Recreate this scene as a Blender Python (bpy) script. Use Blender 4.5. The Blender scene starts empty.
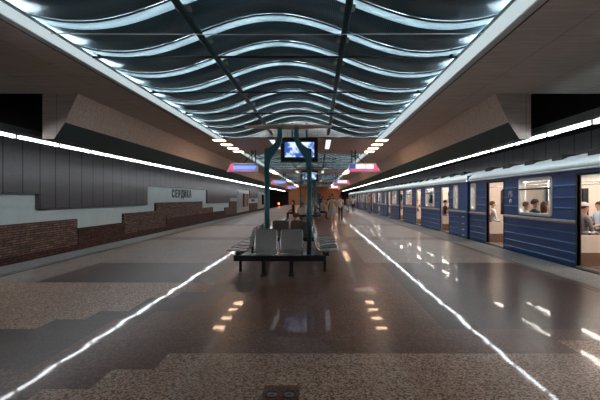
import bpy, bmesh, math, random
from math import sin, cos, pi, radians as R
from mathutils import Vector, Matrix
random.seed(7)
SC = bpy.context.scene
COL = SC.collection
CX, CZ = 0.72, 1.5            # camera offset from the hall axis, eye height

# ------------------------------------------------------------------ materials
def nodes(name):
    m = bpy.data.materials.new(name); m.use_nodes = True
    nt = m.node_tree; b = nt.nodes['Principled BSDF']
    return m, nt, b
def L(nt, a, ao, b, bi): nt.links.new(a.outputs[ao], b.inputs[bi])
def ramp(nt, stops):
    r = nt.nodes.new('ShaderNodeValToRGB')
    e = r.color_ramp.elements
    while len(e) < len(stops): e.new(.5)
    for k, (p, c) in enumerate(stops): e[k].position = p; e[k].color = (*c, 1)
    return r
def pos(nt): return nt.nodes.new('ShaderNodeNewGeometry')
def noise(nt, scale, detail=3, vec=None, rough=.5):
    n = nt.nodes.new('ShaderNodeTexNoise'); n.inputs['Scale'].default_value = scale
    n.inputs['Detail'].default_value = detail; n.inputs['Roughness'].default_value = rough
    if vec: nt.links.new(vec, n.inputs['Vector'])
    return n
def bump(nt, b, fac_out, strength, dist=.01):
    u = nt.nodes.new('ShaderNodeBump'); u.inputs['Strength'].default_value = strength
    u.inputs['Distance'].default_value = dist
    nt.links.new(fac_out, u.inputs['Height']); L(nt, u, 'Normal', b, 'Normal')
def simple(name, col, rough=.5, metal=0, var=.12, scale=9, bmp=0, spec=.5):
    m, nt, b = nodes(name)
    g = pos(nt); n = noise(nt, scale, 4, g.outputs['Position'])
    r = ramp(nt, [(.25, tuple(c*(1-var) for c in col)), (.75, tuple(min(1, c*(1+var)) for c in col))])
    L(nt, n, 'Fac', r, 'Fac'); L(nt, r, 'Color', b, 'Base Color')
    b.inputs['Roughness'].default_value = rough; b.inputs['Metallic'].default_value = metal
    b.inputs['Specular IOR Level'].default_value = spec
    if bmp: bump(nt, b, n.outputs['Fac'], bmp)
    return m
def emit(name, col, s):
    m, nt, b = nodes(name)
    b.inputs['Base Color'].default_value = (*col, 1)
    b.inputs['Emission Color'].default_value = (*col, 1)
    b.inputs['Emission Strength'].default_value = s
    return m
def math_(nt, op, a, b=None):
    n = nt.nodes.new('ShaderNodeMath'); n.operation = op
    for k, v in enumerate((a, b)):
        if v is None: continue
        if isinstance(v, (int, float)): n.inputs[k].default_value = v
        else: nt.links.new(v, n.inputs[k])
    return n.outputs[0]
def granite(name, c0, c1, c2, scale, rough, bigvar=.1, tile=.36):
    m, nt, b = nodes(name)
    g = pos(nt)
    v = nt.nodes.new('ShaderNodeTexVoronoi'); v.inputs['Scale'].default_value = scale
    L(nt, g, 'Position', v, 'Vector')
    sp = nt.nodes.new('ShaderNodeSeparateColor'); L(nt, v, 'Color', sp, 'Color')
    r = ramp(nt, [(.0, c0), (.3, c0), (.42, c1), (.72, c1), (.9, c2)])
    L(nt, sp, 'Red', r, 'Fac')
    # slab to slab tone and joints
    s = nt.nodes.new('ShaderNodeSeparateXYZ'); L(nt, g, 'Position', s, 'Vector')
    fx = math_(nt, 'DIVIDE', s.outputs['X'], tile); fy = math_(nt, 'DIVIDE', math_(nt, 'SUBTRACT', s.outputs['Y'], 3.86), tile)
    cx = nt.nodes.new('ShaderNodeCombineXYZ')
    nt.links.new(math_(nt, 'FLOOR', fx), cx.inputs[0]); nt.links.new(math_(nt, 'FLOOR', fy), cx.inputs[1])
    w = nt.nodes.new('ShaderNodeTexWhiteNoise'); L(nt, cx, 0, w, 'Vector')
    tone = math_(nt, 'ADD', 1-bigvar, math_(nt, 'MULTIPLY', w.outputs['Value'], 2*bigvar))
    jx = math_(nt, 'GREATER_THAN', math_(nt, 'FRACT', fx), .02); jy = math_(nt, 'GREATER_THAN', math_(nt, 'FRACT', fy), .02)
    j = math_(nt, 'ADD', .75, math_(nt, 'MULTIPLY', math_(nt, 'MULTIPLY', jx, jy), .25))
    tone = math_(nt, 'MULTIPLY', tone, j)
    mx = nt.nodes.new('ShaderNodeVectorMath'); mx.operation = 'SCALE'
    L(nt, r, 'Color', mx, 0); nt.links.new(tone, mx.inputs['Scale'])
    L(nt, mx, 0, b, 'Base Color')
    b.inputs['Roughness'].default_value = rough+.22
    b.inputs['Specular IOR Level'].default_value = FLOOR_SPEC
    b.inputs['Coat Weight'].default_value = .23; b.inputs['Coat Roughness'].default_value = .035; b.inputs['Coat IOR'].default_value = 1.42
    # each slab lies a touch out of level, so long reflections wobble
    n = noise(nt, 1.7, 1, g.outputs['Position'])
    bump(nt, b, n.outputs['Fac'], .06, .03); nt.links.new(b.inputs['Normal'].links[0].from_socket, b.inputs['Coat Normal'])
    return m
FLOOR_SPEC = .12

M = {}
M['speckle'] = granite('speckled_granite', (.16,.08,.05), (.52,.33,.23), (.70,.48,.35), 75, .10, .07)
M['brown'] = granite('brown_granite', (.10,.044,.027), (.18,.084,.052), (.26,.13,.082), 62, .075, .12)
M['dark'] = granite('dark_granite', (.05,.024,.015), (.085,.042,.028), (.13,.07,.048), 70, .075, .12)
M['light'] = granite('grey_granite', (.17,.13,.105), (.35,.275,.225), (.45,.36,.30), 70, .10, .07)
M['edge'] = granite('edge_granite', (.14,.14,.135), (.24,.24,.23), (.32,.32,.31), 80, .3, .05)
M['groove'] = simple('dark_groove_strip', (.03,.03,.032), .5)

def panelled(name, col, rough, py, px, line=.012, axis='xy', bmp=.0, seam=.35, fine=0, metal=0):
    """surface with seams every py along the hall and every px across it (or up it)"""
    m, nt, b = nodes(name)
    g = pos(nt); s = nt.nodes.new('ShaderNodeSeparateXYZ'); L(nt, g, 'Position', s, 'Vector')
    tone = None
    other = 'X' if axis == 'xy' else 'Z'
    for o, p in (('Y', py), (other, px)):
        if not p: continue
        f = math_(nt, 'GREATER_THAN', math_(nt, 'FRACT', math_(nt, 'DIVIDE', math_(nt, 'ADD', s.outputs[o], 100.1), p)), line/p)
        tone = f if tone is None else math_(nt, 'MULTIPLY', tone, f)
    tone = math_(nt, 'ADD', seam, math_(nt, 'MULTIPLY', tone, 1-seam)) if tone is not None else 1.0
    mp = nt.nodes.new('ShaderNodeMapping'); L(nt, g, 'Position', mp, 'Vector')
    mp.inputs['Scale'].default_value = (.6, 9, 9)
    n = noise(nt, 2.2, 4, mp.outputs[0])
    r = ramp(nt, [(.3, tuple(c*.82 for c in col)), (.7, tuple(c*1.15 for c in col))]); L(nt, n, 'Fac', r, 'Fac')
    mx = nt.nodes.new('ShaderNodeVectorMath'); mx.operation = 'SCALE'; L(nt, r, 'Color', mx, 0)
    if isinstance(tone, float): mx.inputs['Scale'].default_value = tone
    else: nt.links.new(tone, mx.inputs['Scale'])
    L(nt, mx, 0, b, 'Base Color'); b.inputs['Roughness'].default_value = rough
    b.inputs['Metallic'].default_value = metal
    if bmp: bump(nt, b, n.outputs['Fac'], bmp)
    return m
M['soffit'] = panelled('brown_soffit_panels', (.58,.50,.445), .55, 5.4, 1.2, .015, bmp=.15, seam=.55)
M['fascia'] = panelled('beige_fascia_panels', (.80,.67,.58), .6, .6, 0, .012, bmp=.1, seam=.8)
M['teal'] = simple('dark_teal_paint', (.018,.062,.07), .5)
M['column'] = simple('petrol_painted_steel', (.025,.15,.18), .38, .1, spec=.6)
M['black'] = simple('black_paint', (.012,.012,.013), .45)
M['void'] = simple('unlit_void_black', (.006,.006,.007), .9)  # near black paints in the shade of unlit recesses; also black roof vents
M['metalpanel'] = panelled('dark_wall_panels', (.10,.097,.105), .36, .87, 0, .05, 'yz', bmp=.15, seam=.04, metal=.25)
M['plaster'] = simple('pale_grey_render', (.60,.70,.70), .6, var=.06, scale=2)
def bricks(name, c1, c2, mortar, w=.42, h=.085):
    m, nt, b = nodes(name)
    g = pos(nt); s = nt.nodes.new('ShaderNodeSeparateXYZ'); L(nt, g, 'Position', s, 'Vector')
    c = nt.nodes.new('ShaderNodeCombineXYZ'); L(nt, s, 'Y', c, 0); L(nt, s, 'Z', c, 1)
    t = nt.nodes.new('ShaderNodeTexBrick'); L(nt, c, 0, t, 'Vector')
    t.inputs['Color1'].default_value = (*c1, 1); t.inputs['Color2'].default_value = (*c2, 1); t.inputs['Mortar'].default_value = (*mortar, 1)
    t.inputs['Scale'].default_value = 1; t.inputs['Brick Width'].default_value = w; t.inputs['Row Height'].default_value = h
    t.inputs['Mortar Size'].default_value = .012; t.inputs['Bias'].default_value = 0
    n = noise(nt, 7, 4, g.outputs['Position'])
    r = ramp(nt, [(.3, (.55,.55,.55)), (.7, (1.35,1.35,1.35))]); L(nt, n, 'Fac', r, 'Fac')
    mx = nt.nodes.new('ShaderNodeVectorMath'); mx.operation = 'MULTIPLY'; L(nt, t, 'Color', mx, 0); L(nt, r, 'Color', mx, 1)
    L(nt, mx, 0, b, 'Base Color'); b.inputs['Roughness'].default_value = .85
    bump(nt, b, t.outputs['Fac'], -.6, .02)
    return m
M['brick'] = bricks('rough_brown_stone', (.27,.15,.11), (.12,.07,.055), (.03,.022,.02))
M['brickdark'] = bricks('dark_red_stone', (.14,.05,.035), (.07,.03,.022), (.015,.01,.01))
def band_mat():
    m, nt, b = nodes('translucent_pale_lath')
    b.inputs['Base Color'].default_value = (.55,.62,.63,1); b.inputs['Roughness'].default_value = .5
    t = nt.nodes.new('ShaderNodeBsdfTranslucent'); t.inputs[0].default_value = (.88,.95,.97,1)
    mx = nt.nodes.new('ShaderNodeMixShader'); mx.inputs[0].default_value = .7
    L(nt, b, 0, mx, 1); L(nt, t, 0, mx, 2); nt.links.new(mx.outputs[0], nt.nodes['Material Output'].inputs['Surface'])
    return m
M['band'] = band_mat()
M['caselight'] = simple('pale_blue_case_panel', (.42,.50,.52), .4)
M['trough'] = simple('pale_trough_metal', (.50,.56,.58), .4)
def mesh_mat():
    m, nt, b = nodes('perforated_blue_grey_metal')
    g = pos(nt); s = nt.nodes.new('ShaderNodeSeparateXYZ'); L(nt, g, 'Position', s, 'Vector')
    a = math_(nt, 'ADD', s.outputs['X'], s.outputs['Y']); d = math_(nt, 'SUBTRACT', s.outputs['X'], s.outputs['Y'])
    f = math_(nt, 'MULTIPLY', math_(nt, 'SINE', math_(nt, 'MULTIPLY', a, 105.)), math_(nt, 'SINE', math_(nt, 'MULTIPLY', d, 105.)))
    r = ramp(nt, [(.35, (.10,.175,.21)), (.6, (.055,.10,.125))]); nt.links.new(math_(nt, 'ADD', .5, math_(nt, 'MULTIPLY', f, .5)), r.inputs['Fac'])
    L(nt, r, 'Color', b, 'Base Color')
    b.inputs['Metallic'].default_value = .2; b.inputs['Roughness'].default_value = .42
    hole = math_(nt, 'GREATER_THAN', f, .62)
    t = nt.nodes.new('ShaderNodeBsdfTranslucent'); t.inputs[0].default_value = (.55,.82,.92,1)
    mx = nt.nodes.new('ShaderNodeMixShader'); nt.links.new(math_(nt, 'MULTIPLY', hole, .55), mx.inputs[0])
    L(nt, b, 0, mx, 1); L(nt, t, 0, mx, 2); nt.links.new(mx.outputs[0], nt.nodes['Material Output'].inputs['Surface'])
    return m
M['mesh'] = mesh_mat()
M['steel'] = simple('brushed_steel', (.42,.43,.44), .28, .9)
M['perf'] = simple('perforated_seat_steel', (.45,.40,.36), .38, .8, var=.2, scale=60)
M['chrome'] = simple('chromed_tube', (.6,.61,.62), .2, 1)
M['blue'] = simple('carriage_blue', (.002,.068,.27), .38, .0, var=.1, scale=3, spec=.6)
M['blue2'] = simple('carriage_rib_blue', (.025,.13,.32), .4, .1)
M['belt'] = simple('aluminium_belt', (.42,.42,.42), .35, .7)
M['roof'] = simple('silver_roof_paint', (.46,.55,.56), .42, .1, var=.08, scale=2)
M['casing'] = simple('grey_lamp_casing', (.16,.18,.19), .5)
M['cream'] = simple('cream_laminate', (.60,.50,.43), .5, var=.05)
M['brownkick'] = simple('brown_linoleum', (.16,.09,.06), .5)
M['seatred'] = simple('brown_vinyl_seat', (.12,.06,.05), .5)
M['winframe'] = simple('pale_aluminium_frame', (.62,.62,.62), .35, .4)
M['rubber'] = simple('black_rubber', (.01,.01,.012), .6)
M['white'] = simple('white_paint', (.75,.75,.75), .5, var=.04)
def glass():
    m, nt, b = nodes('window_glass')
    t = nt.nodes.new('ShaderNodeBsdfTransparent'); t.inputs[0].default_value = (.88,.92,.93,1)
    gl = nt.nodes.new('ShaderNodeBsdfGlossy'); gl.inputs['Roughness'].default_value = .03
    lw = nt.nodes.new('ShaderNodeLayerWeight'); lw.inputs[0].default_value = .5
    q = math_(nt, 'ADD', .04, math_(nt, 'MULTIPLY', math_(nt, 'POWER', lw.outputs['Facing'], 5.0), .8))
    mx = nt.nodes.new('ShaderNodeMixShader'); nt.links.new(q, mx.inputs[0]); L(nt, t, 0, mx, 1); L(nt, gl, 0, mx, 2)
    nt.links.new(mx.outputs[0], nt.nodes['Material Output'].inputs['Surface'])
    return m
M['glass'] = glass()
M['darkglass'] = simple('dark_glass', (.01,.012,.015), .08)
M['tube'] = emit('cool_tube_light', (.92,.96,1.0), 6.6)
M['upfill'] = emit('cool_upper_fill', (.86,.95,1.0), 13)  # emitter of the fill bars added above the mesh
M['cove'] = emit('cove_light_diffuser', (.68,.82,.86), .16)
M['covetube'] = emit('cove_light_tube', (.75,.90,1.0), 7)
M['warm'] = emit('warm_downlight', (1.0,.66,.42), 5)
M['linear'] = emit('linear_diffuser', (.86,.92,1.0), .25)
M['cabin'] = emit('cabin_light', (1.0,.90,.80), 5)
M['sodium'] = emit('amber_lamp', (1.0,.50,.22), 8)
M['red'] = emit('red_signal', (1.0,.08,.02), 8)
M['signblue'] = emit('sign_light_blue', (.13,.28,.80), .3)
M['signpurple'] = emit('sign_purple', (.25,.13,.48), .28)
M['signdeep'] = emit('sign_deep_blue', (.02,.10,.30), .22)
M['signpink'] = emit('sign_pink', (.62,.09,.24), .2)
M['signwhite'] = emit('sign_white', (.80,.85,1.0), .33)
M['endwall'] = panelled('amber_stone_tiles', (.30,.17,.095), .5, 1, .6, .02, 'yz')
M['poster_red'] = simple('brown_red_poster', (.30,.13,.09), .5)
def screen_mat():
    m, nt, b = nodes('screen_picture')
    g = pos(nt); n = noise(nt, 3.4, 3, g.outputs['Position'])
    r = ramp(nt, [(.40, (.02,.06,.25)), (.47, (.10,.20,.45)), (.51, (.40,.48,.60)), (.7, (.55,.62,.72))])
    L(nt, n, 'Fac', r, 'Fac'); L(nt, r, 'Color', b, 'Emission Color'); b.inputs['Emission Strength'].default_value = .4
    b.inputs['Base Color'].default_value = (.01,.01,.01,1)
    return m
M['screen'] = screen_mat()

# ------------------------------------------------------------------ mesh helper
class MB:
    def __init__(s): s.v = []; s.f = []; s.mi = []; s.mats = []; s.sm = []
    def m(s, mat):
        if mat not in s.mats: s.mats.append(mat)
        return s.mats.index(mat)
    def add(s, vs, fs, mat, smooth=False):
        o = len(s.v); s.v += [tuple(v) for v in vs]; k = s.m(mat)
        for f in fs: s.f.append([o+i for i in f]); s.mi.append(k); s.sm.append(smooth)
        return s
    def box(s, x0, x1, y0, y1, z0, z1, mat):
        vs = [(x,y,z) for z in (z0,z1) for y in (y0,y1) for x in (x0,x1)]
        return s.add(vs, [(0,2,3,1),(4,5,7,6),(0,1,5,4),(2,6,7,3),(0,4,6,2),(1,3,7,5)], mat)
    def quad(s, a, b, c, d, mat): return s.add([a,b,c,d], [(0,1,2,3)], mat)
    def prism(s, poly, ext0, ext1, axis, mat, capmat=None, sidemats=None):
        """poly of 2D points; axis 'y': (x,z) extruded along y, 'x': (y,z) along x, 'z': (x,y) along z"""
        def P(p, t): return {'y': (p[0], t, p[1]), 'x': (t, p[0], p[1]), 'z': (p[0], p[1], t)}[axis]
        n = len(poly); vs = [P(p, ext0) for p in poly]+[P(p, ext1) for p in poly]
        for i in range(n):
            j = (i+1) % n
            s.add([vs[i], vs[j], vs[n+j], vs[n+i]], [(0,1,2,3)], sidemats[i] if sidemats else mat)
        s.add(vs, [tuple(range(n))[::-1], tuple(range(n, 2*n))], capmat or mat)
        return s
    def tube(s, pts, r, mat, n=8, cap=True):
        pts = [Vector(p) for p in pts]; rs = r if isinstance(r, (list, tuple)) else [r]*len(pts)
        vs = []; fs = []
        up = None
        for i, p in enumerate(pts):
            t = (pts[min(i+1, len(pts)-1)]-pts[max(i-1, 0)]).normalized()
            if up is None:
                up = Vector((0,0,1)) if abs(t.z) < .9 else Vector((1,0,0))
            a = t.cross(up).normalized(); b = a.cross(t).normalized(); up = b
            for k in range(n):
                q = 2*pi*k/n; vs.append(p+(a*cos(q)+b*sin(q))*rs[i])
        for i in range(len(pts)-1):
            for k in range(n):
                l = (k+1) % n; fs.append((i*n+k, i*n+l, (i+1)*n+l, (i+1)*n+k))
        if cap: fs += [tuple(range(n))[::-1], tuple(range((len(pts)-1)*n, len(pts)*n))]
        return s.add(vs, fs, mat, True)
    def ellipsoid(s, c, r, mat, nu=14, nv=9, rot=None, zmin=-1.0):
        vs = []; fs = []
        for j in range(nv+1):
            ph = -pi/2+pi*j/nv
            if sin(ph) < zmin: ph = math.asin(zmin)
            for i in range(nu):
                th = 2*pi*i/nu
                v = Vector((cos(ph)*cos(th)*r[0], cos(ph)*sin(th)*r[1], sin(ph)*r[2]))
                if rot: v = rot @ v
                vs.append(v+Vector(c))
        for j in range(nv):
            for i in range(nu):
                k = (i+1) % nu; fs.append((j*nu+i, j*nu+k, (j+1)*nu+k, (j+1)*nu+i))
        return s.add(vs, fs, mat, True)
    def mesh(s, name):
        me = bpy.data.meshes.new(name); me.from_pydata(s.v, [], s.f)
        for m in s.mats: me.materials.append(m)
        me.polygons.foreach_set('material_index', s.mi); me.polygons.foreach_set('use_smooth', s.sm)
        bm = bmesh.new(); bm.from_mesh(me); bmesh.ops.remove_doubles(bm, verts=bm.verts, dist=1e-5)
        bmesh.ops.recalc_face_normals(bm, faces=bm.faces); bm.to_mesh(me); bm.free()
        me.update(); return me
    def build(s, name, parent=None, bev=0, label=None):
        o = bpy.data.objects.new(name, s.mesh(name)); COL.objects.link(o)
        if parent: o.parent = parent
        if bev:
            b = o.modifiers.new('bevel', 'BEVEL'); b.width = bev; b.segments = 2; b.limit_method = 'ANGLE'
        if label: o['label'] = label
        return o
def tag(o, label=None, cat=None, group=None, kind=None):
    for k, v in (('label', label), ('category', cat), ('group', group), ('kind', kind)):
        if v: o[k] = v
    return o
def empty(name, loc=(0,0,0), rz=0):
    o = bpy.data.objects.new(name, None); COL.objects.link(o); o.location = loc; o.rotation_euler = (0,0,rz)
    o.empty_display_size = .1
    return o
def copy_tree(o, parent=None):
    c = o.copy(); COL.objects.link(c); c.parent = parent
    for ch in [q for q in bpy.data.objects if q.parent == o]: copy_tree(ch, c)
    return c
def struct(mb, name, **k): return tag(mb.build(name, **k), kind='structure')

# ------------------------------------------------------------------ floor
YB, YE = -9.0, 86.0
def floor_kind(x, y):
    a = abs(x)
    if a > 5.42: return 'edge'
    if y < 3.86 or (y < 4.22 and x > 3.2):
        st = -.72 if y > 3.5 else -.98 if y > 3.14 else -1.3 if y > 2.78 else -1.7
        if x > st: return 'speckle'
        return 'dark' if x < st-1.1 else 'brown'
    if x < 0 and 4.4 < y < 7.12:
        st = -2.45 if y < 4.94 else -2.2 if y < 5.3 else -1.95 if y < 5.66 else -1.65 if y < 6.02 else -1.4 if y < 6.4 else -1.1
        if x < st: return 'speckle'
        if x < st+.75: return 'dark'
        return 'brown'
    if y <= 4.4:
        return 'dark' if x < -1.9 else 'brown'
    if y < 9.1:
        if x < -4.4: return 'light'
        return 'dark' if (x < -1.2 or x > 2.3) else 'brown'
    q = (y-9.1) % 18.4
    if a < 1.8: return 'brown'
    if 5.2 < q < 6.4 or 12.5 < q < 14: return 'brown'
    return 'light'
fl = MB()
xs = [-6.2, -5.42]+[-5.4+.36*k for k in range(1, 31)]
xs = sorted(set([round(x, 3) for x in xs if abs(x) < 5.42]+[-6.2, -5.42, 5.42, 6.2]))
ys = [round(3.86+.36*k, 3) for k in range(-35, 229)]
ys[0] = YB; ys[-1] = YE
for j in range(len(ys)-1):
    i = 0
    while i < len(xs)-1:
        ym = (ys[j]+ys[j+1])/2
        k = floor_kind((xs[i]+xs[i+1])/2, ym); i2 = i+1
        while i2 < len(xs)-1 and floor_kind((xs[i2]+xs[i2+1])/2, ym) == k: i2 += 1
        fl.quad((xs[i],ys[j],0),(xs[i2],ys[j],0),(xs[i2],ys[j+1],0),(xs[i],ys[j+1],0), M[k]); i = i2
struct(fl, 'floor')
und = MB()
und.box(-6.2, 6.2, YB, YE, -.35, -.02, M['edge'])
und.box(-9.7, 9.9, YB, YE, -1.5, -1.3, M['void'])
for s in (-1, 1): und.box(s*5.9 if s > 0 else -6.0, 6.0 if s > 0 else -5.9, YB, YE, -1.3, -.35, M['void'])
tag(und.build('platform_base'), kind='structure')
for s in (-1, 1):
    g = MB()
    g.box(s*5.33-.035, s*5.33+.035, YB, YE, -.01, .004, M['groove'])
    g.box(s*5.33-.14, s*5.33-.11, YB, YE, -.01, .004, M['groove'])
    struct(g, 'trim_1' if s < 0 else 'trim_2')

# ------------------------------------------------------------------ walls across the tracks
WL = -9.68
wl = MB(); wl.box(WL-.3, WL, YB, 80, -1.5, 3.7, M['plaster']); wl.box(WL-.3, WL, YB, 80, 3.7, 6, M['void']); wl.box(WL-.3, WL+.005, 80, YE, -1.5, 6, M['void'])
wall = struct(wl, 'wall_left')
p = MB()
for y0, y1, zb in [(YB,14.7,1.65),(14.7,24.1,1.09),(24.1,37.1,2.23),(37.1,46.7,1.0),(46.7,50.7,1.5),(50.7,60.3,2.6),(60.3,68,1.43),(68,77,2.6),(77,80,-1.2)]:
    p.box(WL, WL+.14, y0, y1, zb, 3.7, M['metalpanel'])
p.build('metal_cladding', wall)
p = MB()
for y0, y1, zt in [(YB,17.1,.61),(21.2,25.4,.68),(25.4,35.6,1.2),(35.6,39.2,.62),(44.3,46.7,.45),(46.7,50.7,1.1),(60.3,68,.7)]:
    p.box(WL, WL+.12, y0, y1, -1.3, zt, M['brick'])
p.build('brown_stone_cladding', wall)
p = MB()
for y0, y1, zt in [(YB,17.1,-.46),(17.1,21.2,.2),(21.2,27.1,-.4),(27.1,44.3,.12),(44.3,77,-.4)]:
    p.box(WL+.001, WL+.17, y0, y1, -1.3, zt, M['brickdark'])
p.build('dark_red_stone_cladding', wall)
wr = MB(); wr.box(9.9, 10.2, YB, YE, -1.5, 6, M['void'])
wallr = struct(wr, 'wall_right')
p = MB(); p.box(9.62, 9.9, YB, YE, -1.2, 3.7, M['metalpanel']); p.build('metal_cladding', wallr)

# dark upper void over the tracks beyond the ribs
v = MB(); v.box(-10, 10.2, YB, YE, 5.9, 6.1, M['void'])
for y in (YE,): v.box(-10, 10.2, y, y+.2, 3.9, 6, M['void'])
struct(v, 'ceiling_void')

# end wall
e = MB()
e.box(-5.6, -1.6, YE, YE+.3, 0, 3.9, M['endwall']); e.box(1.4, 5.6, YE, YE+.3, 0, 3.9, M['endwall'])
e.box(-1.6, 1.4, YE, YE+.3, 2.6, 3.9, M['endwall']); e.box(-1.6, 1.4, YE+2.6, YE+2.9, 0, 2.6, M['brownkick'])
e.box(-10, -5.6, YE, YE+.3, -1.5, 3.9, M['void']); e.box(5.6, 10.2, YE, YE+.3, -1.5, 3.9, M['void'])
struct(e, 'wall_back')

# station name
def text_mesh(body, size, name, mat, depth=.012, sx=1.0):
    cu = bpy.data.curves.new(name, 'FONT'); cu.body = body; cu.size = size; cu.extrude = depth
    cu.align_x = 'CENTER'; cu.align_y = 'CENTER'; cu.offset = size*.045
    o = bpy.data.objects.new(name, cu); COL.objects.link(o)
    dg = bpy.context.evaluated_depsgraph_get(); dg.update()
    me = bpy.data.meshes.new_from_object(o.evaluated_get(dg)); me.name = name
    me.materials.clear(); me.materials.append(mat)
    bpy.data.objects.remove(o); bpy.data.curves.remove(cu)
    return me
nm = empty('station_name', (WL+.02, 30.6, 1.78))
tag(nm, 'black raised station name letters on the pale band of the wall across the left track', 'lettering')
word = 'СЕРДИКА'
for k, ch in enumerate(word):
    me = text_mesh(ch, .74, 'letter', M['black'])
    o = bpy.data.objects.new('letter', me); COL.objects.link(o); o.parent = nm
    o.rotation_euler = (pi/2, 0, pi/2); o.location = (0, (k-3)*.64, 0); o.scale = (1.0, 1, 1)

# lightboxes far down the left wall
def lightbox(y0, y1, z0, z1, lab, doors):
    t = empty('poster_case', (WL, (y0+y1)/2, z0)); tag(t, lab, 'display case')
    h = (y1-y0)/2; H = z1-z0
    b = MB(); b.box(0, .16, -h, h, 0, H, M['winframe']); b.build('case_frame', t)
    for a, c, mt in doors:
        d = MB(); d.box(.16, .18, -h+a*2*h, -h+c*2*h, .15*H, .88*H, mt); d.build('poster', t)
lightbox(51.6, 59.4, -.1, 2.4, 'white framed case with dark and red posters, nearer one on the left track wall',
         [(.05,.3,M['caselight']), (.36,.55,M['darkglass']), (.62,.93,M['poster_red'])])
lightbox(69, 76.4, -.1, 2.4, 'white framed case with one wide dark poster, farther one on the left track wall',
         [(.08,.4,M['caselight']), (.5,.92,M['darkglass'])])
sg = MB(); sg.box(WL, WL+.1, 62.6, 65.2, .95, 1.3, M['black']); tag(sg.build('wall_plate'), 'small black plate on the pale wall band between the two poster cases', 'sign')

# ------------------------------------------------------------------ ceiling
P0 = 18.4
OPEN = [(2.1, 16.0)]+[(21.5+P0*k, 34.4+P0*k) for k in range(3)]
HW = 3.4; ZC = 3.9
c = MB()
def slab(x0, x1, y0, y1): c.box(x0, x1, y0, y1, ZC, ZC+.16, M['soffit'])
for s in (-1, 1):
    a, b_ = sorted((s*HW, s*9.7)); slab(a, b_, YB, 9.2)
    a, b_ = sorted((s*HW, s*5.62)); slab(a, b_, 9.2, YE)
prev = YB
for a, b_ in OPEN: slab(-HW, HW, prev, a); prev = b_
slab(-HW, HW, prev, YE)
ceil = struct(c, 'ceiling')
# lining of each opening
for a, b_ in OPEN:
    w = MB()
    for s in (-1, 1):
        q = sorted((s*HW, s*(HW+.05))); w.box(q[0], q[1], a, b_, ZC+.16, 5.35, M['trough'])
    w.box(-HW-.05, HW+.05, a-.05, a, ZC+.16, 5.35, M['trough']); w.box(-HW-.05, HW+.05, b_, b_+.05, ZC+.16, 5.35, M['soffit'])
    w.box(-HW-.05, HW+.05, a-.05, b_+.05, 5.35, 5.45, M['trough'])
    w.build('opening_lining', ceil)
# sloping fascia prisms
for s in (-1, 1):
    poly = [(s*4.8,ZC), (s*5.1,3.24), (s*5.35,2.86), (s*5.62,2.86), (s*5.62,ZC)]
    f = MB(); f.prism(poly, 9.2, YE, 'y', M['soffit'], M['soffit'], [M['fascia'], M['teal'], M['teal'], M['void'], M['soffit']])
    struct(f, 'trim_3' if s < 0 else 'trim_4')
    w = MB(); q = sorted((s*5.62, s*9.7)); w.box(q[0], q[1], 9.2, 9.3, ZC+.16, 6, M['void']); w.build('rib_wall', ceil)

# canopy
def prof(x): return 4.2+.31*cos(pi*x/2.5)
NX = 44
def canopy_strip(y0, y1, dz, th, mat, x0=-3.32, x1=3.32, rim=None):
    b = MB(); vs = []
    for i in range(NX+1):
        x = x0+(x1-x0)*i/NX; z = prof(x)+dz
        vs += [(x,y0,z),(x,y1,z),(x,y0,z+th),(x,y1,z+th)]
    for i in range(NX):
        o = 4*i; n = o+4
        b.add([vs[o],vs[o+1],vs[n+1],vs[n]], [(0,1,2,3)], mat, True)
        b.add([vs[o+2],vs[o+3],vs[n+3],vs[n+2]], [(0,1,2,3)], mat, True)
        b.add([vs[o],vs[n],vs[n+2],vs[o+2]], [(0,1,2,3)], rim or mat)
        b.add([vs[o+1],vs[n+1],vs[n+3],vs[o+3]], [(0,1,2,3)], rim or mat)
    return b
band0 = mesh0 = None
PB = 1.12
plab = {0: 'nearest canopy', 1: 'second canopy along', 2: 'third canopy along', 3: 'farthest canopy'}
rod0 = None
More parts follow.
